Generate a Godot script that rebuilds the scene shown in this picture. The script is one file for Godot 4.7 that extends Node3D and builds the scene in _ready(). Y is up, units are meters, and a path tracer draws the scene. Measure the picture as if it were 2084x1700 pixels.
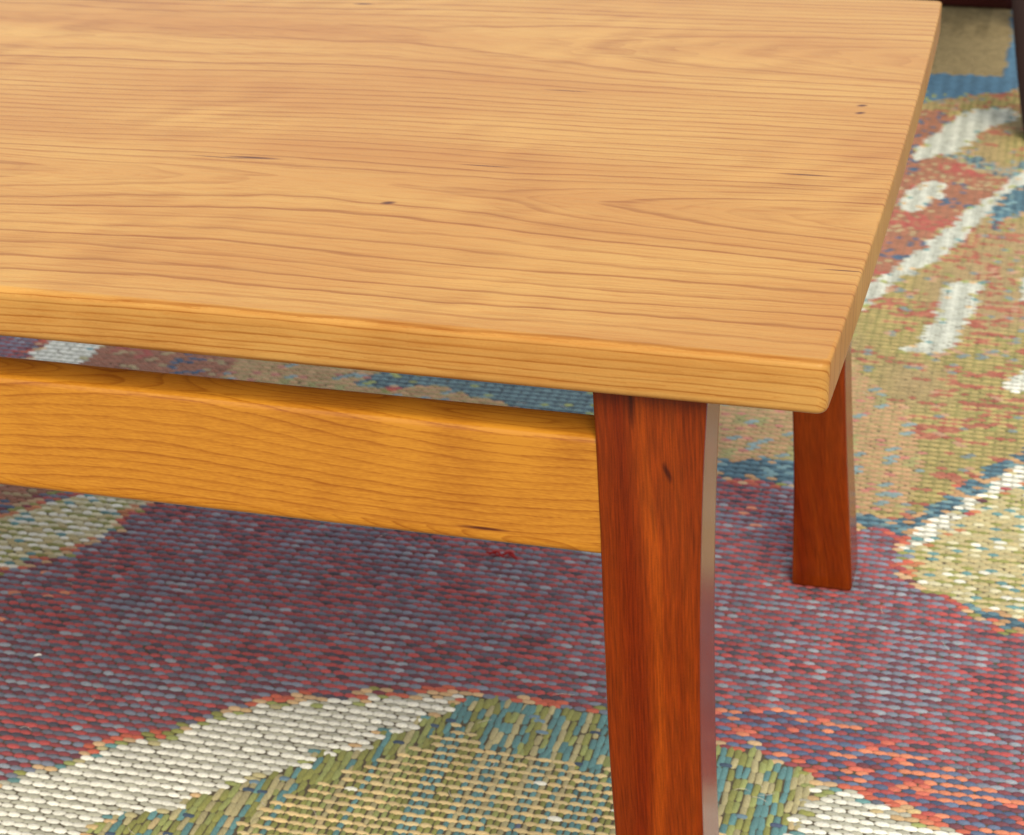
extends Node3D

# Table axes: x runs along the front edge (0 at the right end), z = 0 is the front edge, the floor is y = 0.
const TOP := 0.44
const THICK := 0.0241
const LENGTH := 1.08
const DEPTH := 0.6237
const BOW := 0.0031
const LEG_DEPTH := 0.043
const LEG_FRONT := -0.0115
const LEG_REAR := -0.6255
const PITCH := 0.009      # one weft float of the rug
const ROW := 0.0043       # one row of the rug

const SHAPES := [
	["olive", [-0.064, -0.749, -0.039, -0.689, 0.001, -0.699, 0.039, -0.764, 0.059, -0.825, 0.171, -0.920, 0.179, -2.092, -0.101, -2.032, -0.092, -1.452, -0.115, -1.186]],
	["peach", [-0.203, -0.940, -0.119, -0.982, -0.100, -1.058, -0.012, -0.897, 0.004, -0.802, -0.006, -0.727, -0.036, -0.712, -0.093, -0.789, -0.127, -0.795, -0.150, -0.780, -0.176, -0.784]],
	["blue", [-0.193, -0.785, -0.151, -0.785, -0.128, -0.800, -0.093, -0.789, -0.053, -0.725, -0.041, -0.710, -0.000, -0.711, 0.034, -0.772, 0.055, -0.828, 0.074, -0.843, 0.094, -0.877, 0.095, -0.833, 0.072, -0.809, 0.054, -0.777, 0.029, -0.727, 0.013, -0.693, 0.002, -0.682, -0.026, -0.693, -0.041, -0.689, -0.089, -0.757, -0.120, -0.750, -0.146, -0.753, -0.187, -0.752]],
	["white", [-0.001, -0.657, 0.002, -0.682, 0.019, -0.714, 0.036, -0.742, 0.057, -0.791, 0.075, -0.821, 0.130, -0.890, 0.131, -0.846, 0.086, -0.798, 0.062, -0.766, 0.041, -0.730, 0.031, -0.702, 0.021, -0.679, 0.011, -0.664]],
	["cream", [0.005, -0.614, 0.002, -0.658, 0.015, -0.669, 0.031, -0.706, 0.055, -0.751, 0.086, -0.798, 0.131, -0.851, 0.152, -0.535, 0.097, -0.546, 0.079, -0.565, 0.061, -0.580, 0.042, -0.590, 0.027, -0.599, 0.014, -0.610]],
	["blue", [0.050, -0.584, 0.068, -0.585, 0.094, -0.568, 0.135, -0.552, 0.135, -0.535, 0.095, -0.548, 0.079, -0.563, 0.065, -0.574]],
	["white", [-0.008, -1.235, 0.012, -1.254, 0.026, -1.257, 0.028, -1.178, 0.018, -1.142, 0.011, -1.084, 0.001, -1.053, -0.016, -1.046, -0.037, -1.056, -0.036, -1.063, -0.022, -1.071, -0.019, -1.112, -0.012, -1.155]],
	["white", [0.059, -0.995, 0.074, -1.021, 0.093, -1.049, 0.094, -0.998, 0.075, -0.982, 0.067, -0.978]],
	["white", [0.064, -1.269, 0.085, -1.317, 0.087, -1.232, 0.069, -1.207]],
	["rust", [-0.102, -1.202, -0.097, -1.368, -0.095, -1.539, -0.097, -1.831, -0.068, -1.860, -0.040, -1.821, -0.040, -1.725, -0.070, -1.649, -0.033, -1.663, -0.002, -1.634, 0.021, -1.583, 0.029, -1.531, -0.005, -1.454, -0.039, -1.334, -0.072, -1.252]],
	["teal", [-0.042, -1.674, -0.001, -1.673, 0.030, -1.632, 0.054, -1.666, 0.079, -1.711, 0.081, -1.633, 0.031, -1.595, -0.001, -1.625]],
	["white", [-0.081, -1.652, -0.076, -1.697, -0.064, -1.730, -0.045, -1.805, -0.029, -1.857, -0.007, -1.880, 0.024, -1.891, 0.039, -1.867, 0.039, -1.831, 0.021, -1.812, -0.001, -1.780, -0.013, -1.719, -0.028, -1.677, -0.053, -1.666, -0.068, -1.643]],
	["white", [-0.079, -1.480, -0.075, -1.515, -0.062, -1.550, -0.043, -1.569, -0.031, -1.560, -0.030, -1.518, -0.043, -1.488, -0.046, -1.462, -0.062, -1.452, -0.073, -1.459]],
	["white", [-0.096, -1.190, -0.076, -1.240, -0.056, -1.291, -0.040, -1.334, -0.034, -1.374, -0.013, -1.419, -0.006, -1.463, 0.028, -1.543, 0.043, -1.597, 0.063, -1.652, 0.066, -1.571, 0.041, -1.512, 0.017, -1.442, 0.011, -1.416, -0.011, -1.344, -0.025, -1.295, -0.056, -1.241, -0.071, -1.185, -0.089, -1.131]],
	["blue", [0.034, -1.532, 0.065, -1.593, 0.121, -1.587, 0.095, -1.493, 0.048, -1.466, 0.029, -1.413, 0.022, -1.460]],
	["sky", [-0.095, -1.877, -0.068, -1.899, -0.016, -1.940, 0.027, -1.961, 0.056, -2.066, 0.052, -2.197, 0.007, -2.187, -0.225, -2.112, -0.192, -1.833]],
	["sky", [-0.357, -2.057, -0.435, -2.534, 0.183, -2.658, 0.180, -2.170]],
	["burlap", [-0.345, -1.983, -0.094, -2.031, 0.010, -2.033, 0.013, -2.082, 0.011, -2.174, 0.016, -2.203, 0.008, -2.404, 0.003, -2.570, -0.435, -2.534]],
	["white", [-0.831, -0.806, -0.845, -0.862, -0.843, -0.900, -0.856, -0.949, -0.808, -0.960, -0.790, -0.893, -0.786, -0.858, -0.793, -0.809]],
	["rust", [-0.793, -0.809, -0.786, -0.858, -0.793, -0.911, -0.814, -0.972, -0.673, -1.004, -0.655, -0.931, -0.650, -0.883, -0.642, -0.827]],
	["peach", [-0.642, -0.827, -0.650, -0.883, -0.659, -0.930, -0.668, -0.992, -0.534, -1.022, -0.502, -0.894, -0.463, -0.803, -0.549, -0.783]],
	["teal", [-0.518, -0.855, -0.506, -0.904, -0.534, -1.022, -0.273, -1.082, -0.231, -0.826, -0.319, -0.805, -0.355, -0.841, -0.397, -0.859, -0.456, -0.870]],
	["peach", [-0.492, -0.850, -0.466, -0.870, -0.438, -0.872, -0.397, -0.859, -0.355, -0.841, -0.375, -0.813, -0.480, -0.799]],
	["rust", [-0.788, -0.615, -0.710, -0.634, -0.690, -0.601, -0.709, -0.569, -0.753, -0.550]],
	["cream", [-0.751, -0.516, -0.727, -0.543, -0.705, -0.561, -0.679, -0.586, -0.664, -0.603, -0.665, -0.664, -0.624, -0.664, -0.612, -0.606, -0.611, -0.584, -0.616, -0.552, -0.621, -0.532, -0.632, -0.519, -0.639, -0.502, -0.653, -0.485, -0.664, -0.473, -0.679, -0.462, -0.707, -0.437]],
	["white", [-0.570, -0.173, -0.549, -0.192, -0.537, -0.209, -0.524, -0.229, -0.512, -0.242, -0.497, -0.255, -0.490, -0.265, -0.480, -0.271, -0.466, -0.280, -0.456, -0.286, -0.443, -0.302, -0.430, -0.313, -0.412, -0.330, -0.397, -0.342, -0.373, -0.350, -0.354, -0.356, -0.335, -0.365, -0.319, -0.372, -0.294, -0.380, -0.275, -0.377, -0.275, -0.367, -0.283, -0.354, -0.292, -0.339, -0.308, -0.325, -0.320, -0.308, -0.329, -0.294, -0.349, -0.282, -0.370, -0.259, -0.388, -0.243, -0.401, -0.228, -0.413, -0.210, -0.431, -0.202, -0.441, -0.197, -0.458, -0.174, -0.481, -0.139, -0.518, -0.082]],
	["grass", [-0.458, -0.174, -0.441, -0.197, -0.431, -0.202, -0.413, -0.210, -0.401, -0.228, -0.388, -0.243, -0.370, -0.259, -0.349, -0.282, -0.329, -0.294, -0.320, -0.308, -0.308, -0.325, -0.292, -0.339, -0.283, -0.354, -0.275, -0.367, -0.269, -0.380, -0.238, -0.382, -0.214, -0.381, -0.172, -0.379, -0.136, -0.370, -0.097, -0.355, -0.073, -0.364, -0.059, -0.357, -0.046, -0.350, -0.023, -0.340, -0.033, -0.332, -0.037, -0.295, -0.035, -0.269, -0.030, -0.184, -0.206, -0.098, -0.476, -0.130]],
	["gold", [-0.379, -0.174, -0.374, -0.195, -0.369, -0.210, -0.365, -0.234, -0.349, -0.248, -0.324, -0.270, -0.319, -0.285, -0.294, -0.308, -0.284, -0.325, -0.273, -0.339, -0.267, -0.351, -0.255, -0.336, -0.245, -0.324, -0.211, -0.325, -0.175, -0.314, -0.159, -0.323, -0.127, -0.304, -0.084, -0.277, -0.060, -0.223, -0.210, -0.113, -0.397, -0.126]],
	["white", [-0.034, -0.269, -0.037, -0.295, -0.033, -0.332, -0.026, -0.337, -0.009, -0.340, 0.006, -0.331, 0.021, -0.320, 0.041, -0.311, 0.061, -0.303, 0.095, -0.291, 0.084, -0.213, -0.025, -0.186]],
	["coral", [-0.132, -0.415, -0.107, -0.415, -0.057, -0.417, -0.006, -0.402, 0.044, -0.379, 0.076, -0.359, 0.110, -0.346, 0.123, -0.308, 0.068, -0.301, 0.041, -0.310, 0.006, -0.330, -0.023, -0.340, -0.046, -0.350, -0.073, -0.363, -0.097, -0.355]],
]


var rng := RandomNumberGenerator.new()
var n1 := FastNoiseLite.new()
var n2 := FastNoiseLite.new()
var n3 := FastNoiseLite.new()

func _ready():
	rng.seed = 71
	for k in 3:
		var n: FastNoiseLite = [n1, n2, n3][k]
		n.seed = 11 + k * 7
		n.noise_type = FastNoiseLite.TYPE_SIMPLEX_SMOOTH
		n.frequency = 1.0
		n.fractal_type = FastNoiseLite.FRACTAL_NONE
	set_stage()
	build_floor()
	build_rug()
	build_table()
	build_dark_table()
	build_lint()

func set_stage():
	var cam := Camera3D.new()
	cam.name = "camera"
	cam.position = Vector3(0.07466, 0.77013, 0.75819)
	cam.rotation = Vector3(-0.438239, 0.267381, -0.016067)
	var eye := CameraAttributesPhysical.new()
	eye.frustum_focal_length = 58.56
	eye.frustum_focus_distance = 0.88
	eye.frustum_near = 0.05
	eye.frustum_far = 60.0
	eye.exposure_aperture = 24.0
	cam.fov = 23.17
	cam.near = 0.05
	cam.far = 60.0
	cam.attributes = eye
	add_child(cam)
	cam.current = true
	var env := Environment.new()
	env.background_mode = Environment.BG_SKY
	var sm := ProceduralSkyMaterial.new()
	sm.sky_top_color = Color(0.95, 0.97, 1.0)
	sm.sky_horizon_color = Color(0.80, 0.83, 0.86)
	sm.sky_curve = 0.25
	sm.sky_energy_multiplier = 0.74
	sm.ground_bottom_color = Color(0.30, 0.29, 0.27)
	sm.ground_horizon_color = Color(0.45, 0.44, 0.42)
	sm.sun_angle_max = 0.0
	var sky := Sky.new()
	sky.sky_material = sm
	env.sky = sky
	env.tonemap_mode = Environment.TONE_MAPPER_LINEAR
	env.tonemap_exposure = 2.2
	env.sdfgi_enabled = true
	env.ssao_enabled = true
	env.ssil_enabled = true
	var we := WorldEnvironment.new()
	we.name = "environment"
	we.environment = env
	add_child(we)
	var sun := DirectionalLight3D.new()
	sun.name = "sun"
	sun.light_energy = 0.5
	sun.light_color = Color(1.0, 0.96, 0.88)
	sun.light_angular_distance = 32.0
	sun.shadow_enabled = true
	add_child(sun)
	sun.look_at_from_position(Vector3(0.38, 1.0, 1.02), Vector3.ZERO)

# ---------------------------------------------------------------- helpers

func h(a: int, b: int, c := 0) -> float:
	var v := (a * 374761393 + b * 668265263 + c * 974634777) & 0x7fffffff
	v = ((v ^ (v >> 13)) * 1274126177) & 0x7fffffff
	v = ((v ^ (v >> 16)) * 668265263) & 0x7fffffff
	return float((v ^ (v >> 15)) & 0xffff) / 65535.0

func tag(o: Node, label: String, category := "", kind := "", group := ""):
	if label: o.set_meta("label", label)
	if category: o.set_meta("category", category)
	if kind: o.set_meta("kind", kind)
	if group: o.set_meta("group", group)

func part(called: String, st: SurfaceTool, m: Material, parent: Node) -> MeshInstance3D:
	st.generate_normals()
	st.set_material(m)
	var o := MeshInstance3D.new()
	o.name = called
	o.mesh = st.commit()
	parent.add_child(o, true)
	return o

func tri(st: SurfaceTool, a: Vector3, b: Vector3, c: Vector3, ua: Vector2, ub: Vector2, uc: Vector2):
	st.set_uv(ua); st.add_vertex(a)
	st.set_uv(ub); st.add_vertex(b)
	st.set_uv(uc); st.add_vertex(c)

# rings of points (all of one length) joined by quads; out points away from the axis
func loft(st: SurfaceTool, rings: Array, uvs: Array, caps := true, flip := false):
	st.set_smooth_group(0)
	for r in rings.size() - 1:
		var p: PackedVector3Array = rings[r]
		var q: PackedVector3Array = rings[r + 1]
		var u: PackedVector2Array = uvs[r]
		var v: PackedVector2Array = uvs[r + 1]
		for k in p.size() - 1:
			if flip:
				tri(st, p[k], q[k], q[k + 1], u[k], v[k], v[k + 1])
				tri(st, p[k], q[k + 1], p[k + 1], u[k], v[k + 1], u[k + 1])
			else:
				tri(st, p[k], q[k + 1], q[k], u[k], v[k + 1], v[k])
				tri(st, p[k], p[k + 1], q[k + 1], u[k], u[k + 1], v[k + 1])
	if not caps: return
	for e in [0, rings.size() - 1]:
		st.set_smooth_group(1 + e)
		var p: PackedVector3Array = rings[e]
		var u: PackedVector2Array = uvs[e]
		var c := Vector3.ZERO
		var uc := Vector2.ZERO
		for k in p.size() - 1:
			c += p[k]; uc += u[k]
		c /= p.size() - 1; uc /= p.size() - 1
		for k in p.size() - 1:
			if (e == 0) != flip: tri(st, c, p[k + 1], p[k], uc, u[k + 1], u[k])
			else: tri(st, c, p[k], p[k + 1], uc, u[k], u[k + 1])

func picture(w: int, hh: int, bytes: PackedByteArray) -> ImageTexture:
	return ImageTexture.create_from_image(Image.create_from_data(w, hh, false, Image.FORMAT_RGB8, bytes))

func wood(tex: Texture2D, rough: float, coat := 0.0, coat_rough := 0.2) -> StandardMaterial3D:
	var m := StandardMaterial3D.new()
	m.albedo_texture = tex
	m.roughness = rough
	if coat > 0.0:
		m.clearcoat_enabled = true
		m.clearcoat = coat
		m.clearcoat_roughness = coat_rough
	return m

# ---------------------------------------------------------------- floor

func build_floor():
	var st := SurfaceTool.new()
	st.begin(Mesh.PRIMITIVE_TRIANGLES)
	var a := 25.0
	st.set_normal(Vector3.UP)
	tri(st, Vector3(-a, -0.006, -a), Vector3(a, -0.006, -a), Vector3(a, -0.006, a), Vector2.ZERO, Vector2.RIGHT, Vector2.ONE)
	tri(st, Vector3(-a, -0.006, -a), Vector3(a, -0.006, a), Vector3(-a, -0.006, a), Vector2.ZERO, Vector2.ONE, Vector2.DOWN)
	var m := StandardMaterial3D.new()
	var t := NoiseTexture2D.new()
	t.noise = n2.duplicate()
	t.noise.frequency = 0.02
	t.noise.fractal_type = FastNoiseLite.FRACTAL_FBM
	t.width = 512; t.height = 512; t.seamless = true
	var ramp := Gradient.new()
	ramp.set_color(0, Color(0.50, 0.48, 0.45)); ramp.set_color(1, Color(0.60, 0.58, 0.55))
	t.color_ramp = ramp
	m.albedo_texture = t
	m.uv1_triplanar = true
	m.uv1_world_triplanar = true
	m.roughness = 0.85
	var o := part("ground", st, m, self)
	tag(o, "plain grey ground that the woven rug lies on", "", "structure")

# ---------------------------------------------------------------- rug

var rects := []
var polys := []

func zone(x: float, z: float) -> String:
	var wx := x + 0.0045 * n1.get_noise_2d(x * 45.0, z * 45.0)
	var wz := z + 0.0045 * n2.get_noise_2d(x * 45.0, z * 45.0)
	var p := Vector2(wx, wz)
	for k in range(SHAPES.size() - 1, -1, -1):
		if rects[k].has_point(p) and Geometry2D.is_point_in_polygon(p, polys[k]):
			return SHAPES[k][0]
	# the rest of the rug: the purple field in front, patches like those in view further off
	if z > -0.98 + 0.10 * n1.get_noise_2d(x * 2.2, 3.0) and x > -0.95 + 0.1 * n2.get_noise_2d(7.0, z * 2.0):
		return "purple"
	if z > -0.98 and x > 0.2:
		return "purple"
	var v := n3.get_noise_2d(x * 2.3 + 0.5 * n1.get_noise_2d(x * 3.0, z * 3.0), z * 2.3)
	var e := absf(n1.get_noise_2d(x * 1.7 + 9.0, z * 1.7))
	if e < 0.045: return "white"
	if e < 0.09: return "blue"
	if v < -0.35: return "rust"
	if v < 0.0: return "olive"
	if v < 0.3: return "peach"
	if v < 0.55: return "cream"
	return "purple"

func stitch_mesh(length: float, width: float, height: float, blunt: float) -> ArrayMesh:
	var st := SurfaceTool.new()
	st.begin(Mesh.PRIMITIVE_TRIANGLES)
	var rings := []
	var uvs := []
	for i in 9:
		var t := -1.0 + i / 4.0
		var w: float = width * 0.5 * sqrt(maxf(0.0, 1.0 - pow(absf(t), blunt))) + 0.00012
		var lift: float = height * pow(maxf(0.0, 1.0 - t * t), 0.65)
		var ring := PackedVector3Array()
		var uv := PackedVector2Array()
		for k in 6:
			var a := PI * k / 5.0
			ring.append(Vector3(t * length * 0.5, lift * sin(a) - 0.0004, -cos(a) * w))
			uv.append(Vector2(i / 8.0, k / 5.0))
		rings.append(ring); uvs.append(uv)
	loft(st, rings, uvs, false, true)
	st.generate_normals()
	return st.commit()

func srgb(r: float, g: float, b: float) -> Color:
	return Color(r, g, b)

const NAMES := {
	"purple": ["purple_field", "purple field woven from alternating red and slate rows"],
	"coral": ["coral_fleck_band", "band of the purple field flecked with coral stitches"],
	"white": ["white_patch", "ivory white woven patches with dull and bright rows"],
	"gold": ["gold_leaf", "straw gold weave over olive and teal warps"],
	"grass": ["green_fringe", "long upright olive and teal stitches round the gold weave"],
	"cream": ["cream_patch", "cream and olive speckled patches"],
	"olive": ["olive_patch", "khaki weave flecked with red stitches"],
	"peach": ["peach_patch", "peach weave with teal flecks"],
	"blue": ["blue_band", "slate blue outlines"],
	"teal": ["teal_patch", "dark teal patches"],
	"rust": ["rust_patch", "rust red patches"],
	"sky": ["sky_panel", "plain mid blue panel at the far end"],
	"burlap": ["tan_panel", "tan mottled panel at the far end, with shade painted in towards its back edge"],
}

var bags := {}            # zone > { "at": transforms, "color": colours }

func put(kind: String, x: float, z: float, turned: bool, c: Color, sx := 1.0, sz := 1.0, low := 0.0):
	var a := rng.randfn(0.0, 0.06)
	var b := Basis(Vector3.UP, a + (PI / 2.0 if turned else 0.0)) * Basis.from_scale(Vector3(sx * rng.randf_range(0.86, 1.13), rng.randf_range(0.7, 1.3), sz * rng.randf_range(0.86, 1.10)))
	var o := Vector3(x + rng.randfn(0.0, 0.0004), 0.0015 - low + rng.randfn(0.0, 0.00012), z + rng.randfn(0.0, 0.00022))
	bags[kind].at.append(Transform3D(b, o))
	var l := rng.randf_range(0.86, 1.14)
	bags[kind].color.append(Color(c.r * l, c.g * l, c.b * l))

const TEAL := Color(0.13, 0.29, 0.30)
const OLIVE := Color(0.28, 0.29, 0.085)
const KHAKI := Color(0.48, 0.43, 0.23)
const LEAF := Color(0.33, 0.37, 0.13)
const NAVY := Color(0.055, 0.09, 0.15)
const CORAL := Color(0.72, 0.25, 0.14)
const RED := Color(0.47, 0.085, 0.085)

func warp_color(j: int, i: int) -> Color:
	var r := h(j, 5)
	if r < 0.27: return TEAL
	if r < 0.55: return OLIVE
	if r < 0.8: return KHAKI
	return LEAF

func build_rug():
	var rug := Node3D.new()
	rug.name = "rug"
	add_child(rug)
	tag(rug, "colourful tapestry rug woven with purple, white, blue and olive shapes under the table", "rug")
	for s in SHAPES:
		var p := PackedVector2Array()
		var box := Rect2(Vector2(s[1][0], s[1][1]), Vector2.ZERO)
		for k in s[1].size() / 2:
			var q := Vector2(s[1][2 * k], s[1][2 * k + 1])
			p.append(q); box = box.expand(q)
		polys.append(p); rects.append(box)
	for k in NAMES: bags[k] = {"at": [], "color": []}
	var x0 := -1.35
	var x1 := 0.70
	var z0 := 0.55
	var z1 := -2.95
	# backing
	var bm := StandardMaterial3D.new()
	bm.albedo_color = Color(0.33, 0.30, 0.24)
	bm.roughness = 1.0
	var back := MeshInstance3D.new()
	var slab := BoxMesh.new()
	slab.size = Vector3(x1 - x0 + 0.012, 0.006, z0 - z1 + 0.012)
	back.mesh = slab
	back.material_override = bm
	back.name = "backing"
	back.position = Vector3((x0 + x1) / 2, -0.002, (z0 + z1) / 2)
	rug.add_child(back)
	var rows := int((z0 - z1) / ROW)
	var cols := int((x1 - x0) / PITCH)
	var grid := []
	for i in rows:
		var line := []
		for j in cols:
			line.append(zone(x0 + (j + 0.5 * (i % 2)) * PITCH, z0 - i * ROW))
		grid.append(line)
	for i in rows:
		var even := i % 2 == 0
		for j in cols:
			var kind: String = grid[i][j]
			var x := x0 + (j + 0.5 * (i % 2)) * PITCH
			var z := z0 - i * ROW + 0.0006 * n1.get_noise_2d(x * 12.0, i * 0.12)
			var r := h(i, j)
			var r2 := h(j, i, 3)
			# slow unevenness of dye along the rows and columns
			var dye := n3.get_noise_2d(x * 12.0, z * 16.0)
			var c := KHAKI
			var sx := 1.0
			var sz := 1.0
			var low := 0.0
			var edge := kind
			for d in [[-1, 0], [1, 0], [0, -1], [0, 1], [-2, 0], [2, 0]]:
				var ii: int = i + d[0]
				var jj: int = j + d[1]
				if ii >= 0 and jj >= 0 and ii < rows and jj < cols and grid[ii][jj] != kind: edge = grid[ii][jj]
			match kind:
				"purple", "coral":
					if even:
						c = RED.lerp(Color(0.155, 0.05, 0.07), clampf(0.42 + 0.55 * dye + (r - 0.5) * 0.8, 0.0, 1.0))
					else:
						c = Color(0.215, 0.25, 0.33).lerp(Color(0.075, 0.068, 0.095), clampf(0.36 - 0.6 * dye + (r - 0.5) * 0.9, 0.0, 1.0))
						if r2 < 0.05 + 0.25 * maxf(0.0, dye): c = Color(0.30, 0.345, 0.41)
					if kind == "coral":
						if even and (r < 0.13 or h(i, j / 3, 9) < 0.25 + 0.35 * n2.get_noise_2d(x * 9.0, z * 14.0)): c = CORAL
						elif even and r < 0.6: c = Color(0.44, 0.09, 0.08)
						elif not even and r2 < 0.1: c = Color(0.62, 0.16, 0.11)
						elif not even: c = Color(0.06, 0.085, 0.17).lerp(Color(0.13, 0.18, 0.3), r2)
					if edge != kind and edge != "purple" and edge != "coral":
						if r2 < 0.34: c = Color(0.55, 0.13, 0.08)
						elif r2 < 0.56: c = Color(0.62, 0.42, 0.24)
						elif r2 < 0.66: c = OLIVE
				"white":
					c = Color(0.88, 0.88, 0.79) if even else Color(0.44, 0.44, 0.36)
					if z < -1.0: c = Color(0.58, 0.60, 0.53) if j % 2 == 0 else Color(0.44, 0.46, 0.40)
					sz = 1.04 if even else 0.92
					low = 0.0 if even else 0.0003
					if edge != kind and r2 < (0.42 if z > -0.6 else 0.14):
						c = [Color(0.62, 0.42, 0.22), KHAKI, LEAF, TEAL][int(r * 3.99)]
				"gold":
					if even:
						x = x0 + (j + 0.5 * ((i / 2) % 2)) * PITCH
						c = Color(0.74, 0.55, 0.27).lerp(Color(0.62, 0.50, 0.27), r)
						if r2 < 0.10 and n2.get_noise_2d(x * 22.0, z * 22.0) > 0.38: c = Color(0.84, 0.84, 0.75)
						put(kind, x, z, false, c, 0.98, 0.86)
					else:
						for k in 2:
							var jj := j * 2 + k
							put(kind, x0 + jj * PITCH * 0.5 + 0.002, z, true, warp_color(jj, i) * (0.8 + 0.2 * h(jj, i / 3)), 0.95, 0.86, 0.0005)
					continue
				"grass":
					for k in 2:
						var jj := j * 2 + k
						if (i + int(h(jj, 17) * 3)) % 3 == 0:
							put(kind, x0 + jj * PITCH * 0.5, z, true, warp_color(jj if h(jj, i, 31) < 0.68 else jj + i * 7, i), 1.62, 0.96, 0.0003)
						elif i > 0 and grid[i - 1][j] != "grass":
							put(kind, x0 + jj * PITCH * 0.5, z - 0.004, true, warp_color(jj, i), 1.4, 0.96, 0.0005)
						elif i < rows - 1 and grid[i + 1][j] != "grass":
							put(kind, x0 + jj * PITCH * 0.5, z + 0.004, true, warp_color(jj, i), 1.4, 0.96, 0.0005)
						elif r2 < 0.08 and k == 0:
							put(kind, x, z, false, NAVY if r < 0.6 else Color(0.16, 0.26, 0.34), 0.95, 0.8, -0.0002)
					continue
				"cream":
					if even: c = Color(0.70, 0.66, 0.45) if r < (0.48 if x < -0.3 else 0.22) else (Color(0.84, 0.84, 0.75) if r < (0.85 if x < -0.3 else 0.30) else Color(0.55, 0.46, 0.24))
					else: c = OLIVE if r < 0.4 else (KHAKI if r < 0.85 else TEAL)
					if edge != kind and r2 < 0.25: c = Color(0.55, 0.22, 0.10)
				"olive":
					var red := n2.get_noise_2d(x * 7.0, z * 11.0)
					c = (Color(0.44, 0.345, 0.135) if even else Color(0.25, 0.225, 0.075)).lerp(Color(0.36, 0.25, 0.14), clampf(0.15 + 0.9 * n3.get_noise_2d(x * 6.0, z * 6.0), 0.0, 0.7))
					if h(i, (j + int(r2 * 2)) / 2, 4) < 0.19 + 0.25 * red: c = Color(0.33, 0.085, 0.06).lerp(Color(0.42, 0.17, 0.10), r)
					elif h(j, i / 3, 8) < 0.12: c = [Color(0.20, 0.25, 0.25), Color(0.30, 0.30, 0.10), Color(0.46, 0.28, 0.18)][int(r * 2.99)]
				"peach":
					c = Color(0.52, 0.31, 0.165) if even else Color(0.37, 0.29, 0.13)
					if h(j, i / 2, 8) < 0.10: c = Color(0.23, 0.32, 0.33)
					elif h(j, i / 4, 2) < 0.09: c = Color(0.35, 0.33, 0.14)
					elif r < 0.06: c = Color(0.5, 0.2, 0.16)
				"blue":
					c = Color(0.10, 0.205, 0.265) if even else Color(0.048, 0.105, 0.15)
					if r < 0.14: c = Color(0.18, 0.31, 0.34)
					if edge != kind and r2 < 0.2: c = Color(0.5, 0.3, 0.15)
				"teal":
					c = Color(0.17, 0.28, 0.30) if even else Color(0.07, 0.11, 0.14)
					if z < -1.0 and r2 < 0.5: c = Color(0.36, 0.29, 0.19)
					if r < 0.06: c = LEAF
				"rust":
					c = Color(0.37, 0.15, 0.09) if even else Color(0.30, 0.14, 0.085)
					var red := n2.get_noise_2d(x * 9.0, z * 9.0)
					if red > 0.42 and r < 0.5: c = Color(0.40, 0.10, 0.08)
					if red < -0.35 and r2 < 0.2: c = Color(0.07, 0.12, 0.2)
					elif r2 < 0.12: c = Color(0.42, 0.33, 0.18)
				"sky":
					c = Color(0.10, 0.225, 0.36) if j % 2 == 0 else Color(0.08, 0.18, 0.29)
					if z > -1.95 and r2 < 0.12: c = LEAF
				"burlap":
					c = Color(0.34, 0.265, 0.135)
					var m := (-2.25 - z) * 6.0 + 0.9 * (h(j / 2, i / 9, 6) - 0.5) + 0.35 * (r - 0.5)  # mottling, plus shade towards the far edge painted into the stitch colour
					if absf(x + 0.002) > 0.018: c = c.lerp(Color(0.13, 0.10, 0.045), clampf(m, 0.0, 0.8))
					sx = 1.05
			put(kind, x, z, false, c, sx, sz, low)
	# loose coral stitches on the purple field
	for q in [[-0.635, -0.47], [-0.645, -0.436], [-0.617, -0.437], [-0.608, -0.445], [-0.636, -0.398], [-0.13, -0.69], [-0.118, -0.672], [-0.125, -0.70]]:
		put("purple", q[0], q[1], false, Color(0.70, 0.27, 0.15), 1.05, 1.1, -0.0004)
	var mesh := stitch_mesh(0.0101, 0.0046, 0.0014, 2.1)
	var strand := stitch_mesh(0.0094, 0.0047, 0.0013, 7.0)
	var ym := StandardMaterial3D.new()
	ym.vertex_color_use_as_albedo = true
	ym.roughness = 0.75
	var fib := PackedByteArray()
	fib.resize(96 * 48 * 3)
	for v in 48:
		for u in 96:
			var f := 0.5 + 0.5 * n1.get_noise_2d(u * 0.045 + v * 0.10, v * 0.36 - u * 0.03) + 0.25 * n2.get_noise_2d(u * 0.2, v * 0.6)
			var g := clampi(int(255.0 * clampf(0.80 + 0.22 * f, 0.0, 1.0)), 0, 255)
			for q in 3: fib[(v * 96 + u) * 3 + q] = g
	ym.albedo_texture = picture(96, 48, fib)
	mesh.surface_set_material(0, ym)
	strand.surface_set_material(0, ym)
	# a few fibres that have come loose
	var fs := SurfaceTool.new()
	fs.begin(Mesh.PRIMITIVE_TRIANGLES)
	for n in 160:
		var p := Vector3(rng.randf_range(-0.85, 0.25), 0.0036, rng.randf_range(-0.95, 0.1))
		var d := rng.randf_range(0.0, TAU)
		var path := []
		var bend := rng.randfn(0.0, 0.5)
		var span := rng.randf_range(0.004, 0.016)
		for k in 6:
			path.append(p + Vector3(0, 0.0010 * sin(PI * k / 5.0), 0))
			p += Vector3(cos(d), 0, sin(d)) * span / 5.0
			d += bend * 0.5
		tube(fs, path, 0.00013)
	var fm := StandardMaterial3D.new()
	fm.albedo_color = Color(0.80, 0.77, 0.72)
	fm.roughness = 0.8
	var loose := part("loose_fibres", fs, fm, rug)
	loose.set_meta("kind", "stuff")
	# the stitches that show largest stand alone, the others are one mass for each patch
	var eye := Vector3(0.07466, 0.77013, 0.75819)
	var frame := Basis.from_euler(Vector3(-0.438239, 0.267381, -0.016067))
	var near := []
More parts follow.
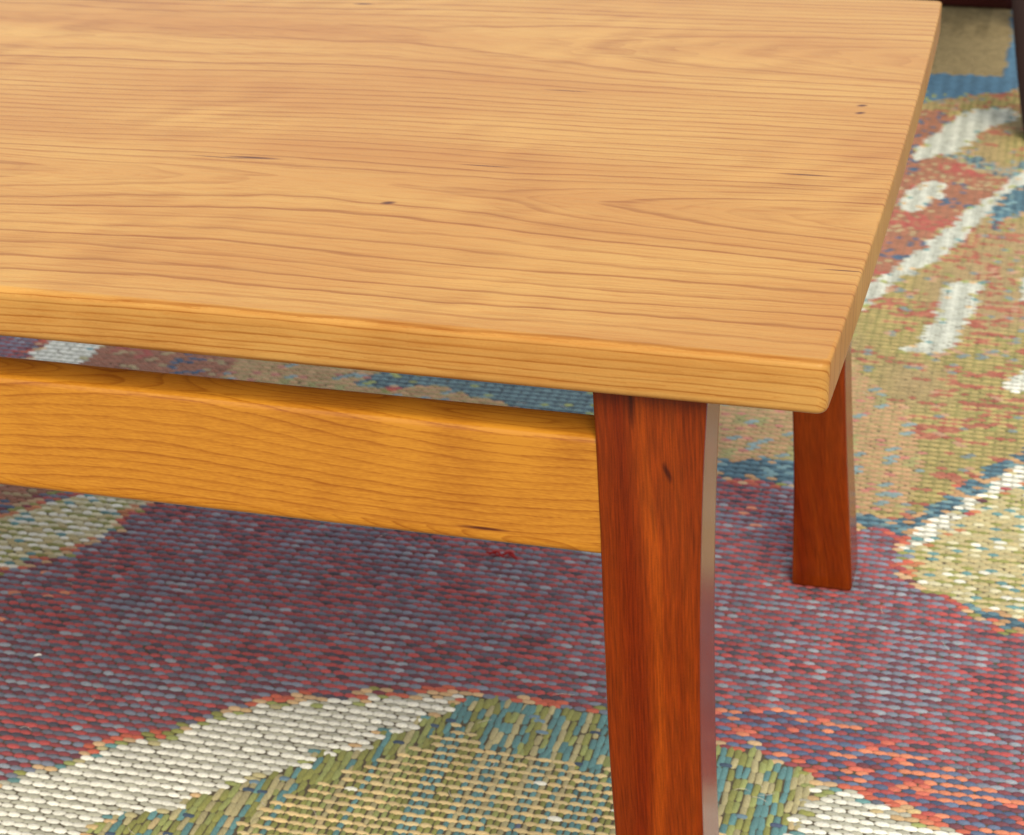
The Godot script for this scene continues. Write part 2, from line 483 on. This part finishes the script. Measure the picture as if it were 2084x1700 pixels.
	for kind in bags:
		for k in bags[kind].at.size():
			var d: Vector3 = frame.inverse() * (bags[kind].at[k].origin - eye)
			if d.z > -1.6 and absf(d.x / d.z) < 0.249 and absf(d.y / d.z) < 0.203:
				near.append([-d.z, kind, k])
	near.sort_custom(func(a, b): return a[0] < b[0])
	var alone := {}
	var dyes := {}
	for n in mini(300, near.size()):
		var kind: String = near[n][1]
		var k: int = near[n][2]
		alone[kind + str(k)] = true
		var c: Color = bags[kind].color[k]
		var key := Vector3i(c.r * 14.0, c.g * 14.0, c.b * 14.0)
		if not dyes.has(key):
			var dm := StandardMaterial3D.new()
			dm.albedo_color = c.linear_to_srgb()
			dm.roughness = 0.75
			dm.albedo_texture = ym.albedo_texture
			dyes[key] = dm
		var s := MeshInstance3D.new()
		s.name = "stitch" if n == 0 else "stitch_%03d" % n
		s.mesh = strand if kind == "grass" else mesh
		s.material_override = dyes[key]
		s.transform = bags[kind].at[k]
		rug.add_child(s, true)
	for kind in NAMES:
		var list := []
		for k in bags[kind].at.size():
			if not alone.has(kind + str(k)): list.append(k)
		if list.is_empty(): continue
		var mm := MultiMesh.new()
		mm.transform_format = MultiMesh.TRANSFORM_3D
		mm.use_colors = true
		mm.mesh = strand if kind == "grass" else mesh
		mm.instance_count = list.size()
		for n in list.size():
			mm.set_instance_transform(n, bags[kind].at[list[n]])
			mm.set_instance_color(n, bags[kind].color[list[n]])
		var o := MultiMeshInstance3D.new()
		o.name = NAMES[kind][0]
		o.multimesh = mm
		o.set_meta("label", NAMES[kind][1])
		o.set_meta("kind", "stuff")
		rug.add_child(o, true)

# ---------------------------------------------------------------- coffee table

# growth rings of the tabletop: the board in front opens to both ends, the one behind it opens to the right
func ring(x: float, z: float) -> float:
	var d := -z
	var s := 0.0
	var u := d - 0.165 - 0.012 * n1.get_noise_2d(x * 2.6, 1.0) - 0.03 * (x + 0.3) * smoothstep(0.1, 0.35, d)
	if u < 0.0:
		s = (sqrt(u * u + 0.0006) - 0.0245) / 0.0150
	elif u < 0.15:
		s = (sqrt(u * u + 0.0006) - 0.0245) / 0.0088
	else:
		var v := u - 0.15
		s = 14.45 + 112.0 * (v - v * v / 0.27)
	var w := exp(-pow(u / 0.055, 2.0))
	s -= (15.0 * maxf(0.0, x + 0.185) + 10.0 * maxf(0.0, -0.30 - x)) * w
	var e := (u - 0.28) / 0.075
	s += 9.0 * maxf(0.0, x + 0.32) * exp(-e * e)
	if z > 0.0: s += z / 0.0050      # the rings stand steeper in the front edge
	s += 0.34 * n2.get_noise_2d(x * 2.2, z * 9.0) + 0.13 * n3.get_noise_2d(x * 8.0, z * 40.0) + 0.06 * n1.get_noise_2d(x * 34.0, z * 110.0)
	return s

const SPOTS := [[-0.3278, -0.2024, 0.013, 0.0016], [-0.345, -0.1995, 0.016, 0.0006], [-0.2354, -0.1487, 0.0032, 0.0022], [-0.195, -0.3597, 0.014, 0.0008], [-0.0261, -0.3653, 0.0026, 0.002],
	[-0.0256, -0.3507, 0.0024, 0.0022], [-0.0408, -0.2362, 0.012, 0.0009], [-0.3791, -0.5355, 0.006, 0.002], [-0.204, -0.2153, 0.013, 0.0007], [-0.006, -0.105, 0.010, 0.0006]]

func top_texture() -> ImageTexture:
	var w := 1400
	var hh := 2000
	var b := PackedByteArray()
	b.resize(w * hh * 3)
	var light := Color(0.760, 0.585, 0.320)
	var dark := Color(0.525, 0.310, 0.115)
	var rosy := Color(0.705, 0.500, 0.255)
	var at := 0
	var before := PackedFloat32Array()
	before.resize(w)
	for row in hh:
		var z := -0.66 + 0.69 * (row + 0.5) / hh
		for col in w:
			var x := -1.12 + 1.16 * (col + 0.5) / w
			var s := ring(x, z)
			var n := floori(s)
			var f := s - n
			var sharp := exp(-pow((f - 0.90) / 0.085, 2.0))
			var late := 0.46 * sharp + 0.16 * f * f * f
			late *= 0.40 + 0.80 * h(n, 3)
			# where the cut runs along a ring the ring is pale and broad
			var steep := absf(s - before[col]) * hh / 0.69
			before[col] = s
			late *= 0.25 + 0.75 * smoothstep(4.0, 45.0, steep)
			# fainter rings between the strong ones
			var f2 := fposmod(s * 2.63 + 0.4 * h(n, 8), 1.0)
			late += 0.26 * pow(f2, 4.0) * h(floori(s * 2.63), 4) + 0.14 * pow(fposmod(s * 5.17, 1.0), 3.0) * h(floori(s * 5.17), 6)
			var tone := 0.5 + 0.45 * n2.get_noise_2d(x * 4.0, z * 7.0) + 0.35 * n3.get_noise_2d(x * 1.8 + 4.0, z * 22.0)
			# curly figure: short bars across the grain
			var curl := n1.get_noise_2d(x * 26.0 + z * 14.0, z * 20.0) * clampf(n2.get_noise_2d(x * 5.0 + 3.0, z * 5.0) + 0.1, 0.0, 1.0)
			var fine := 0.55 * n3.get_noise_2d(x * 34.0, z * 460.0) + 0.45 * n1.get_noise_2d(x * 13.0, z * 230.0)
			if n2.get_noise_2d(x * 55.0, z * 700.0) > 0.62: fine += 0.6
			var t := clampf(late + 0.27 * fine + 0.26 * curl + 0.05, 0.0, 1.0)
			var q := clampf(tone, 0.0, 1.0)
			var r := lerpf(lerpf(light.r, rosy.r, q), dark.r, t)
			var g := lerpf(lerpf(light.g, rosy.g, q), dark.g, t)
			var bl := lerpf(lerpf(light.b, rosy.b, q), dark.b, t)
			var k := 1.0 + 0.05 * fine + 0.035 * (h(row, col) - 0.5)
			b[at] = clampi(int(r * k * 255.0), 0, 255)
			b[at + 1] = clampi(int(g * k * 255.0), 0, 255)
			b[at + 2] = clampi(int(bl * k * 255.0), 0, 255)
			at += 3
	for sp in SPOTS:
		var c0 := int((sp[0] - sp[2] * 2 + 1.12) / 1.16 * w)
		var c1 := int((sp[0] + sp[2] * 2 + 1.12) / 1.16 * w)
		var r0 := int((sp[1] - sp[3] * 3 + 0.66) / 0.69 * hh)
		var r1 := int((sp[1] + sp[3] * 3 + 0.66) / 0.69 * hh)
		for row in range(r0, r1 + 1):
			for col in range(c0, c1 + 1):
				var x: float = (-1.12 + 1.16 * (col + 0.5) / w - sp[0]) / sp[2]
				var z: float = (-0.66 + 0.69 * (row + 0.5) / hh - sp[1]) / sp[3] + 0.35 * x
				var a := clampf(1.35 - sqrt(x * x + z * z), 0.0, 1.0) * 0.85
				var o := (row * w + col) * 3
				b[o] = int(lerpf(b[o], 70.0, a)); b[o + 1] = int(lerpf(b[o + 1], 32.0, a)); b[o + 2] = int(lerpf(b[o + 2], 18.0, a))
	return picture(w, hh, b)

func top_uv(x: float, z: float) -> Vector2:
	return Vector2((x + 1.12) / 1.16, (z + 0.66) / 0.69)

func bow(z: float) -> float:
	var t := (z + DEPTH / 2) / (DEPTH / 2)
	return BOW * (1.0 - t * t)

func build_table():
	var t := Node3D.new()
	t.name = "coffee_table"
	t.position = Vector3(-LENGTH / 2, 0, -DEPTH / 2)
	add_child(t)
	tag(t, "honey coloured cherry wood coffee table with reddish flared legs standing on the rug", "table")
	var o := -t.position
	# outline of the top with a small rounding at each corner, as [point, outward normal]
	var outline := []
	var rc := 0.0052
	var corners := [[Vector2(-rc, -rc), 0.0], [Vector2(-LENGTH + rc, -rc), 90.0], [Vector2(-LENGTH + rc, -DEPTH + rc), 180.0], [Vector2(-rc, -DEPTH + rc), 270.0]]
	for c in 4:
		for k in 6:
			var a: float = deg_to_rad(corners[c][1] + 90.0 * k / 5.0)
			var n := Vector2(cos(a), sin(a))
			outline.append([corners[c][0] + n * rc, n])
		var p: Vector2 = corners[c][0]
		var q: Vector2 = corners[(c + 1) % 4][0]
		if c == 0 or c == 2:
			for k in range(1, 24):
				outline.append([p.lerp(q, k / 24.0) + Vector2(0, rc if c == 0 else -rc), Vector2(0, 1 if c == 0 else -1)])
		else:
			for k in range(1, 20):
				var z := lerpf(p.y, q.y, k / 20.0)
				var s := -1.0 if c == 1 else 1.0
				outline.append([Vector2((-LENGTH if c == 1 else 0.0) + s * bow(z), z), Vector2(s, 0)])
	outline.append(outline[0])
	var profile := []                # [inset, drop]
	var r1 := 0.0040
	var r2 := 0.0034
	profile.append([0.0046, 0.0])
	for k in 6:
		var a := PI / 2 * k / 5.0
		profile.append([r1 * (1 - sin(a)), r1 * (1 - cos(a))])
	profile.append([0.0, THICK * 0.3])
	profile.append([0.0, THICK * 0.7])
	for k in 6:
		var a := PI / 2 * k / 5.0
		profile.append([r2 * (1 - cos(a)), THICK - r2 * (1 - sin(a))])
	profile.append([0.0036, THICK])
	var rings := []
	var uvs := []
	for pr in profile:
		var ring_ := PackedVector3Array()
		var uv := PackedVector2Array()
		for e in outline:
			# the long edges are rounded more than the ends
			var soft := lerpf(0.42, 1.0, absf(e[1].y)) if pr[1] < 0.0045 else 1.0
			var p: Vector2 = e[0] - e[1] * pr[0] * soft
			ring_.append(Vector3(p.x, TOP - pr[1] * soft, p.y) + o)
			var d: Vector2 = p + Vector2(e[1].x, clampf(e[1].y * 3.0, -1.0, 1.0)) * pr[1]
			uv.append(top_uv(d.x, d.y))
		rings.append(ring_); uvs.append(uv)
	var st := SurfaceTool.new()
	st.begin(Mesh.PRIMITIVE_TRIANGLES)
	loft(st, rings, uvs, true, true)
	var tm := wood(top_texture(), 0.28)
	tm.metallic_specular = 0.2
	part("tabletop", st, tm, t)
	# legs
	var lm := wood(leg_texture(), 0.20)
	lm.metallic_specular = 0.35
	var shapes := [leg_shape(0.0032), leg_shape(0.0)]
	var place := [[-0.0015, LEG_FRONT, 1.0, 1.0], [0.0, LEG_REAR, 1.0, -1.0], [-LENGTH + 0.0015, LEG_FRONT, -1.0, 1.0], [-LENGTH, LEG_REAR, -1.0, -1.0]]
	for k in 4:
		var e = place[k]
		var s2 := SurfaceTool.new()
		s2.begin(Mesh.PRIMITIVE_TRIANGLES)
		var rg := []
		var uv2 := []
		var leg: Array = shapes[k % 2]
		for i in leg[0].size():
			var line := PackedVector3Array()
			var lu := PackedVector2Array()
			for j in leg[0][i].size():
				var p: Vector3 = leg[0][i][j]
				line.append(Vector3(e[0] + p.x * e[2], p.y, e[1] + p.z * e[3]) + o)
				lu.append(leg[1][i][j] + Vector2(0.37 * k, 0.21 * k))
			rg.append(line); uv2.append(lu)
		loft(s2, rg, uv2, true, (e[2] * e[3] > 0.0))
		part("leg", s2, lm, t)
	# rails
	var rm := wood(rail_texture(), 0.34, 0.45, 0.10)
	rm.metallic_specular = 0.3
	rail(t, o, rm, Vector3(-0.0905, 0, LEG_FRONT - 0.0045), Vector3(-LENGTH + 0.0905, 0, LEG_FRONT - 0.0045), Vector3(0, 0, -1), 0.0)
	rail(t, o, rm, Vector3(-0.0905, 0, LEG_REAR + 0.0045), Vector3(-LENGTH + 0.0905, 0, LEG_REAR + 0.0045), Vector3(0, 0, 1), 0.4)
	rail(t, o, rm, Vector3(-0.074, 0, LEG_FRONT - LEG_DEPTH + 0.001), Vector3(-0.074, 0, LEG_REAR + LEG_DEPTH - 0.001), Vector3(-1, 0, 0), 0.7)
	rail(t, o, rm, Vector3(-LENGTH + 0.074, 0, LEG_FRONT - LEG_DEPTH + 0.001), Vector3(-LENGTH + 0.074, 0, LEG_REAR + LEG_DEPTH - 0.001), Vector3(1, 0, 0), 0.2)

func curve(keys: Array, y: float) -> float:
	for k in keys.size() - 1:
		if y <= keys[k + 1][0]:
			var t: float = (y - keys[k][0]) / (keys[k + 1][0] - keys[k][0])
			var a: float = keys[k][1]
			var b: float = keys[k + 1][1]
			var before: float = keys[maxi(0, k - 1)][1]
			var after: float = keys[mini(keys.size() - 1, k + 2)][1]
			return cubic_interpolate(a, b, before, after, t)
	return keys[keys.size() - 1][1]

# a leg by its height: inner and outer side as measured, flared outwards at the foot
const INNER := [[0.0, -0.0768], [0.04, -0.0778], [0.10, -0.0798], [0.16, -0.0838], [0.22, -0.0882], [0.28, -0.0910], [0.34, -0.0932], [0.38, -0.0952], [0.42, -0.0974]]
const OUTER := [[0.0, -0.0318], [0.04, -0.0350], [0.10, -0.0405], [0.16, -0.0452], [0.22, -0.0486], [0.28, -0.0508], [0.34, -0.0518], [0.38, -0.0517], [0.42, -0.0508]]

func leg_shape(wider: float) -> Array:
	var rings := []
	var uvs := []
	var ys := [0.0, 0.0012, 0.003]
	for k in range(1, 29): ys.append(0.003 + (TOP - THICK - 0.0022 - 0.003 + 0.0005) * k / 28.0)
	for y in ys:
		var a := curve(INNER, y) - wider
		var b := curve(OUTER, y) + wider * 0.25
		var inset := 0.0015 if y == 0.0 else (0.0004 if y < 0.002 else 0.0)
		a += inset; b -= inset
		var zf := -inset
		var zb := -LEG_DEPTH + inset
		var line := PackedVector3Array()
		var base_y: float = y + 0.0022
		# front face, softly folded along a ridge 0.4 from the inner side
		var r := 0.0024
		var pts := []
		var w := b - a
		for k in 5:
			var t := PI / 2 * k / 4.0
			pts.append(Vector2(a + r - r * cos(t), zf - 0.0026 - r + r * sin(t)))
		for t in [0.12, 0.22, 0.30, 0.35, 0.40, 0.45, 0.50, 0.60, 0.75, 0.88]:
			var hump := 0.0026 * (1.0 - smoothstep(0.0, 0.42, absf(t - 0.42))) if t < 0.42 else 0.0026 - 0.0012 * smoothstep(0.0, 1.0, (t - 0.42) / 0.5)
			pts.append(Vector2(a + w * t, zf - 0.0026 + hump))
		for k in 5:
			var t := PI / 2 * k / 4.0
			pts.append(Vector2(b - 0.0012 + 0.0012 * sin(t), zf - 0.0012 - 0.0012 + 0.0012 * cos(t)))
		for t in [0.1, 0.5, 0.9]: pts.append(Vector2(b, lerpf(zf - 0.0024, zb + r, t)))
		for k in 5:
			var t := PI / 2 * k / 4.0
			pts.append(Vector2(b - r + r * cos(t), zb + r - r * sin(t)))
		for t in [0.1, 0.5, 0.9]: pts.append(Vector2(lerpf(b - r, a + r, t), zb))
		for k in 5:
			var t := PI / 2 * k / 4.0
			pts.append(Vector2(a + r - r * sin(t), zb + r - r * cos(t)))
		for t in [0.1, 0.5, 0.9]: pts.append(Vector2(a, lerpf(zb + r, zf - 0.005, t)))
		pts.append(pts[0])
		var lu := PackedVector2Array()
		var run := 0.0
		for k in pts.size():
			if k > 0: run += pts[k].distance_to(pts[k - 1])
			line.append(Vector3(pts[k].x, base_y, pts[k].y))
			lu.append(Vector2(run / 0.17, base_y / 0.44))
		rings.append(line); uvs.append(lu)
	return [rings, uvs]

func leg_texture() -> ImageTexture:
	var w := 512
	var hh := 1024
	var b := PackedByteArray()
	b.resize(w * hh * 3)
	var deep := Color(0.425, 0.150, 0.020)
	var mid := Color(0.525, 0.220, 0.034)
	var glow := Color(0.635, 0.290, 0.045)
	var at := 0
	for row in hh:
		var y := 0.44 * (row + 0.5) / hh
		for col in w:
			var u := 0.17 * (col + 0.5) / w
			var bend := u + 0.004 * n1.get_noise_2d(u * 12.0, y * 7.0)
			var f := n2.get_noise_2d(bend * 130.0, y * 3.5) * 0.55 + n3.get_noise_2d(bend * 320.0, y * 6.0) * 0.25
			var fine := n1.get_noise_2d(u * 1500.0, y * 60.0) * 0.5 + n2.get_noise_2d(u * 700.0, y * 26.0) * 0.5
			var t := clampf(0.45 + f * 0.5, 0.0, 1.0)
			# the pale streak down the front, with a darker band on its inner side
			var side := (bend - 0.0235) / (0.0026 if bend < 0.0235 else 0.0062)
			var s := exp(-side * side) * (0.46 + 0.3 * n3.get_noise_2d(3.0, y * 9.0) + 0.3 * f)
			var dk := exp(-pow((bend - 0.0150) / 0.0050, 2.0)) * 0.6
			var c := deep.lerp(mid, t).lerp(glow, clampf(s, 0.0, 0.9)).lerp(Color(0.39, 0.11, 0.012), clampf(dk, 0.0, 1.0))
			var k := 1.0 + 0.22 * fine + 0.08 * (h(row, col) - 0.5)
			# knot
			var kx := (u - 0.0335 + 0.001 * sin(y * 400.0)) / 0.0012
			var ky := (y - 0.377) / 0.0042
			var kn := clampf(1.4 - sqrt(kx * kx + ky * ky), 0.0, 1.0) * 0.7
			kx = (u - 0.019) / 0.0016; ky = (y - 0.408) / 0.010
			kn = maxf(kn, clampf(1.3 - sqrt(kx * kx + ky * ky), 0.0, 1.0) * 0.6)
			c = c.lerp(Color(0.17, 0.045, 0.02), kn)
			b[at] = clampi(int(c.r * k * 255.0), 0, 255)
			b[at + 1] = clampi(int(c.g * k * 255.0), 0, 255)
			b[at + 2] = clampi(int(c.b * k * 255.0), 0, 255)
			at += 3
	return picture(w, hh, b)

# rails: u along the rail, v round its section starting at the lower front edge
func rail_texture() -> ImageTexture:
	var w := 1024
	var hh := 512
	var b := PackedByteArray()
	b.resize(w * hh * 3)
	var light := Color(0.755, 0.510, 0.155)
	var dark := Color(0.57, 0.325, 0.065)
	var at := 0
	for row in hh:
		var v := 0.18 * (row + 0.5) / hh
		for col in w:
			var x := 1.0 * (col + 0.5) / w
			var s := 0.0
			if v < 0.058:
				s = v / 0.0052 + 3.0 * n1.get_noise_2d(x * 2.6 + 1.0, v * 6.0) + 0.18 * n2.get_noise_2d(x * 9.0, v * 60.0) + 0.08 * n3.get_noise_2d(x * 40.0, v * 200.0)
			else:
				s = 5.5 * n3.get_noise_2d(x * 5.5 + 2.0, v * 26.0) + v / 0.03
			var n := floori(s)
			var f := s - n
			var late := 0.75 * pow(f, 8.0) + 0.25 * f * f
			if f < 0.05: late = maxf(late, 1.0 - f / 0.05)
			late *= 0.40 + 0.5 * h(n, 21)
			var curl := n2.get_noise_2d(x * 22.0, v * 9.0) * clampf(n3.get_noise_2d(x * 4.0, v * 14.0 + 2.0) + 0.2, 0.0, 1.0)
			var fine := 0.6 * n1.get_noise_2d(x * 60.0, v * 1300.0) + 0.4 * n3.get_noise_2d(x * 240.0, v * 900.0)
			var t := clampf(late + 0.34 * fine + 0.55 * curl + 0.14, 0.0, 1.0)
			var sx := (x - 0.0610) / 0.010
			var sy := (v - 0.0045) / 0.0007
			var kn := clampf(1.4 - sqrt(sx * sx + sy * sy), 0.0, 1.0) * 0.85
			var c := light.lerp(dark, t).lerp(Color(0.25, 0.08, 0.03), kn)
			b[at] = clampi(int(c.r * 255.0), 0, 255)
			b[at + 1] = clampi(int(c.g * 255.0), 0, 255)
			b[at + 2] = clampi(int(c.b * 255.0), 0, 255)
			at += 3
	return picture(w, hh, b)

func rail(t: Node3D, o: Vector3, m: Material, from: Vector3, to: Vector3, back: Vector3, shift: float):
	var low := 0.3300
	var high := 0.3886
	var deep := 0.0248
	var r := 0.0038
	var pts := []               # x = back, y = up
	var turn := func(cx: float, cy: float, a0: float):
		for k in 6:
			var a := deg_to_rad(a0 - 18.0 * k)
			pts.append(Vector2(cx + r * cos(a), cy + r * sin(a)))
	pts.append(Vector2(0, low + r * 1.6))
	for k in 3: pts.append(Vector2(0, lerpf(low + r, high - r, 0.25 + 0.25 * k)))
	pts.append(Vector2(0, high - r * 1.5))
	turn.call(r, high - r, 180.0)
	pts.append(Vector2(r * 1.6, high))
	pts.append(Vector2(deep - r * 1.6, high))
	turn.call(deep - r, high - r, 90.0)
	pts.append(Vector2(deep, (low + high) / 2))
	turn.call(deep - r, low + r, 0.0)
	pts.append(Vector2(deep / 2, low))
	turn.call(r, low + r, 270.0)
	pts.append(pts[0])
	var rings := []
	var uvs := []
	for i in 13:
		var c := from.lerp(to, i / 12.0)
		var line := PackedVector3Array()
		var lu := PackedVector2Array()
		var run := 0.003
		for k in pts.size():
			if k > 0: run += pts[k].distance_to(pts[k - 1])
			line.append(c + back * pts[k].x + Vector3(0, pts[k].y, 0) + o)
			lu.append(Vector2(shift + from.distance_to(c), run / 0.18))
		rings.append(line); uvs.append(lu)
	var st := SurfaceTool.new()
	st.begin(Mesh.PRIMITIVE_TRIANGLES)
	var d := (to - from).normalized()
	loft(st, rings, uvs, true, d.cross(Vector3.UP).dot(back) < 0.0)
	part("rail", st, m, t)

# ---------------------------------------------------------------- the dark table behind

func build_dark_table():
	var t := Node3D.new()
	t.name = "dark_table"
	t.position = Vector3(-0.45, 0, -2.02)
	add_child(t)
	tag(t, "dark brown wooden table with flared legs standing behind the honey coloured table", "table")
	var m := StandardMaterial3D.new()
	m.albedo_color = Color(0.165, 0.10, 0.095)
	m.roughness = 0.45
	for sx in [1.0, -1.0]:
		for sz in [1.0, -1.0]:
			var rings := []
			var uvs := []
			for k in 21:
				var y := 0.43 * k / 20.0
				var flare: float = 0.031 * pow(maxf(0.0, 1.0 - y / 0.19), 1.25)
				var line := PackedVector3Array()
				var lu := PackedVector2Array()
				var hw := 0.024 - (0.0015 if k == 0 else 0.0)
				for c in 13:
					var a := TAU * c / 12.0 + PI / 12.0
					var q := Vector2(cos(a), sin(a))
					q *= minf(1.0 / absf(q.x), minf(1.0 / absf(q.y), 1.32)) * hw
					line.append(Vector3(sx * (0.493 + flare) + q.x, y + 0.0022, sz * 0.256 + q.y))
					lu.append(Vector2(c / 12.0, y))
				rings.append(line); uvs.append(lu)
			var st := SurfaceTool.new()
			st.begin(Mesh.PRIMITIVE_TRIANGLES)
			loft(st, rings, uvs, true, false)
			part("leg", st, m, t)
	for sz in [1.0, -1.0]:
		var st := SurfaceTool.new()
		st.begin(Mesh.PRIMITIVE_TRIANGLES)
		bevel_box(st, Vector3(0, 0.36, sz * 0.256), Vector3(0.94, 0.056, 0.022), 0.003)
		part("rail", st, m, t)
	for sx in [1.0, -1.0]:
		var st := SurfaceTool.new()
		st.begin(Mesh.PRIMITIVE_TRIANGLES)
		bevel_box(st, Vector3(sx * 0.493, 0.36, 0), Vector3(0.022, 0.056, 0.465), 0.003)
		part("rail", st, m, t)
	var sb := SurfaceTool.new()
	sb.begin(Mesh.PRIMITIVE_TRIANGLES)
	bevel_box(sb, Vector3(0, 0.4445, 0), Vector3(1.08, 0.022, 0.59), 0.004)
	part("tabletop", sb, m, t)
	# the cabinet whose base closes the view behind that table
	var c := Node3D.new()
	c.name = "dark_cabinet"
	c.position = Vector3(-0.25, 0, -2.595)
	add_child(c)
	tag(c, "dark reddish brown cabinet base on the rug beyond the tan woven panel", "cabinet")
	var mr := StandardMaterial3D.new()
	mr.albedo_color = Color(0.27, 0.10, 0.095)
	mr.roughness = 0.4
	for box in [["base", Vector3(0, 0.034, 0), Vector3(1.24, 0.06, 0.37)], ["carcass", Vector3(0, 0.305, -0.004), Vector3(1.22, 0.48, 0.355)], ["top_board", Vector3(0, 0.556, 0), Vector3(1.26, 0.022, 0.38)],
			["door", Vector3(-0.303, 0.305, 0.182), Vector3(0.596, 0.46, 0.016)], ["door", Vector3(0.303, 0.305, 0.182), Vector3(0.596, 0.46, 0.016)]]:
		var st := SurfaceTool.new()
		st.begin(Mesh.PRIMITIVE_TRIANGLES)
		bevel_box(st, box[1], box[2], 0.003)
		part(box[0], st, mr if box[0] == "base" else m, c)

func bevel_box(st: SurfaceTool, c: Vector3, s: Vector3, r: float):
	var rings := []
	var uvs := []
	for e in [[r, 0.0], [0.0, r], [0.0, s.y - r], [r, s.y]]:
		var hx: float = s.x / 2 - e[0]
		var hz: float = s.z / 2 - e[0]
		var line := PackedVector3Array()
		var lu := PackedVector2Array()
		for p in [Vector2(hx - r, hz), Vector2(-hx + r, hz), Vector2(-hx, hz - r), Vector2(-hx, -hz + r), Vector2(-hx + r, -hz), Vector2(hx - r, -hz), Vector2(hx, -hz + r), Vector2(hx, hz - r), Vector2(hx - r, hz)]:
			line.append(c + Vector3(p.x, e[1] - s.y / 2, p.y))
			lu.append(p)
		rings.append(line); uvs.append(lu)
	loft(st, rings, uvs, true, true)

# ---------------------------------------------------------------- small loose things

func tube(st: SurfaceTool, path: Array, r: float):
	var rings := []
	var uvs := []
	for k in path.size():
		var d: Vector3 = (path[mini(k + 1, path.size() - 1)] - path[maxi(k - 1, 0)]).normalized()
		var s := d.cross(Vector3.UP).normalized()
		var u := s.cross(d)
		var line := PackedVector3Array()
		var lu := PackedVector2Array()
		var rr := r * (0.35 if k == 0 or k == path.size() - 1 else 1.0)
		for c in 9:
			var a := TAU * c / 8.0
			line.append(path[k] + (s * cos(a) + u * sin(a)) * rr)
			lu.append(Vector2(c / 8.0, k))
		rings.append(line); uvs.append(lu)
	loft(st, rings, uvs, true, false)

func build_lint():
	var t := Node3D.new()
	t.name = "yarn_tuft"
	t.position = Vector3(-0.3006, 0.004, -0.5734)
	add_child(t)
	tag(t, "small tuft of red yarn lying on the purple part of the rug under the table", "yarn")
	var m := StandardMaterial3D.new()
	m.albedo_color = Color(0.60, 0.10, 0.10)
	m.roughness = 0.9
	for k in 7:
		var st := SurfaceTool.new()
		st.begin(Mesh.PRIMITIVE_TRIANGLES)
		var path := []
		for i in 9:
			var a := i / 8.0
			path.append(Vector3(-0.0125 + 0.0026 * (k % 4) + 0.0125 * (k / 4) + 0.0085 * a, 0.0004 + (0.0012 + 0.0004 * (k % 3)) * sin(PI * a), 0.0020 * sin(a * 3.4 + k * 1.9) + 0.0011 * ((k * 5) % 4 - 1.5)))
		tube(st, path, 0.00085)
		part("strand", st, m, t)
	var w := StandardMaterial3D.new()
	w.albedo_color = Color(0.95, 0.95, 0.93)
	w.roughness = 0.8
	var s2 := SurfaceTool.new()
	s2.begin(Mesh.PRIMITIVE_TRIANGLES)
	tube(s2, [Vector3(-0.0025, 0, 0.001), Vector3(-0.001, 0.0005, 0.0006), Vector3(0.001, 0.0006, -0.0006), Vector3(0.0025, 0, -0.001)], 0.0008)
	var f := part("lint_fleck", s2, w, self)
	f.position = Vector3(-0.5843, 0.0036, -0.3554)
	tag(f, "tiny white lint fleck on the purple part of the rug in front of the table", "lint")
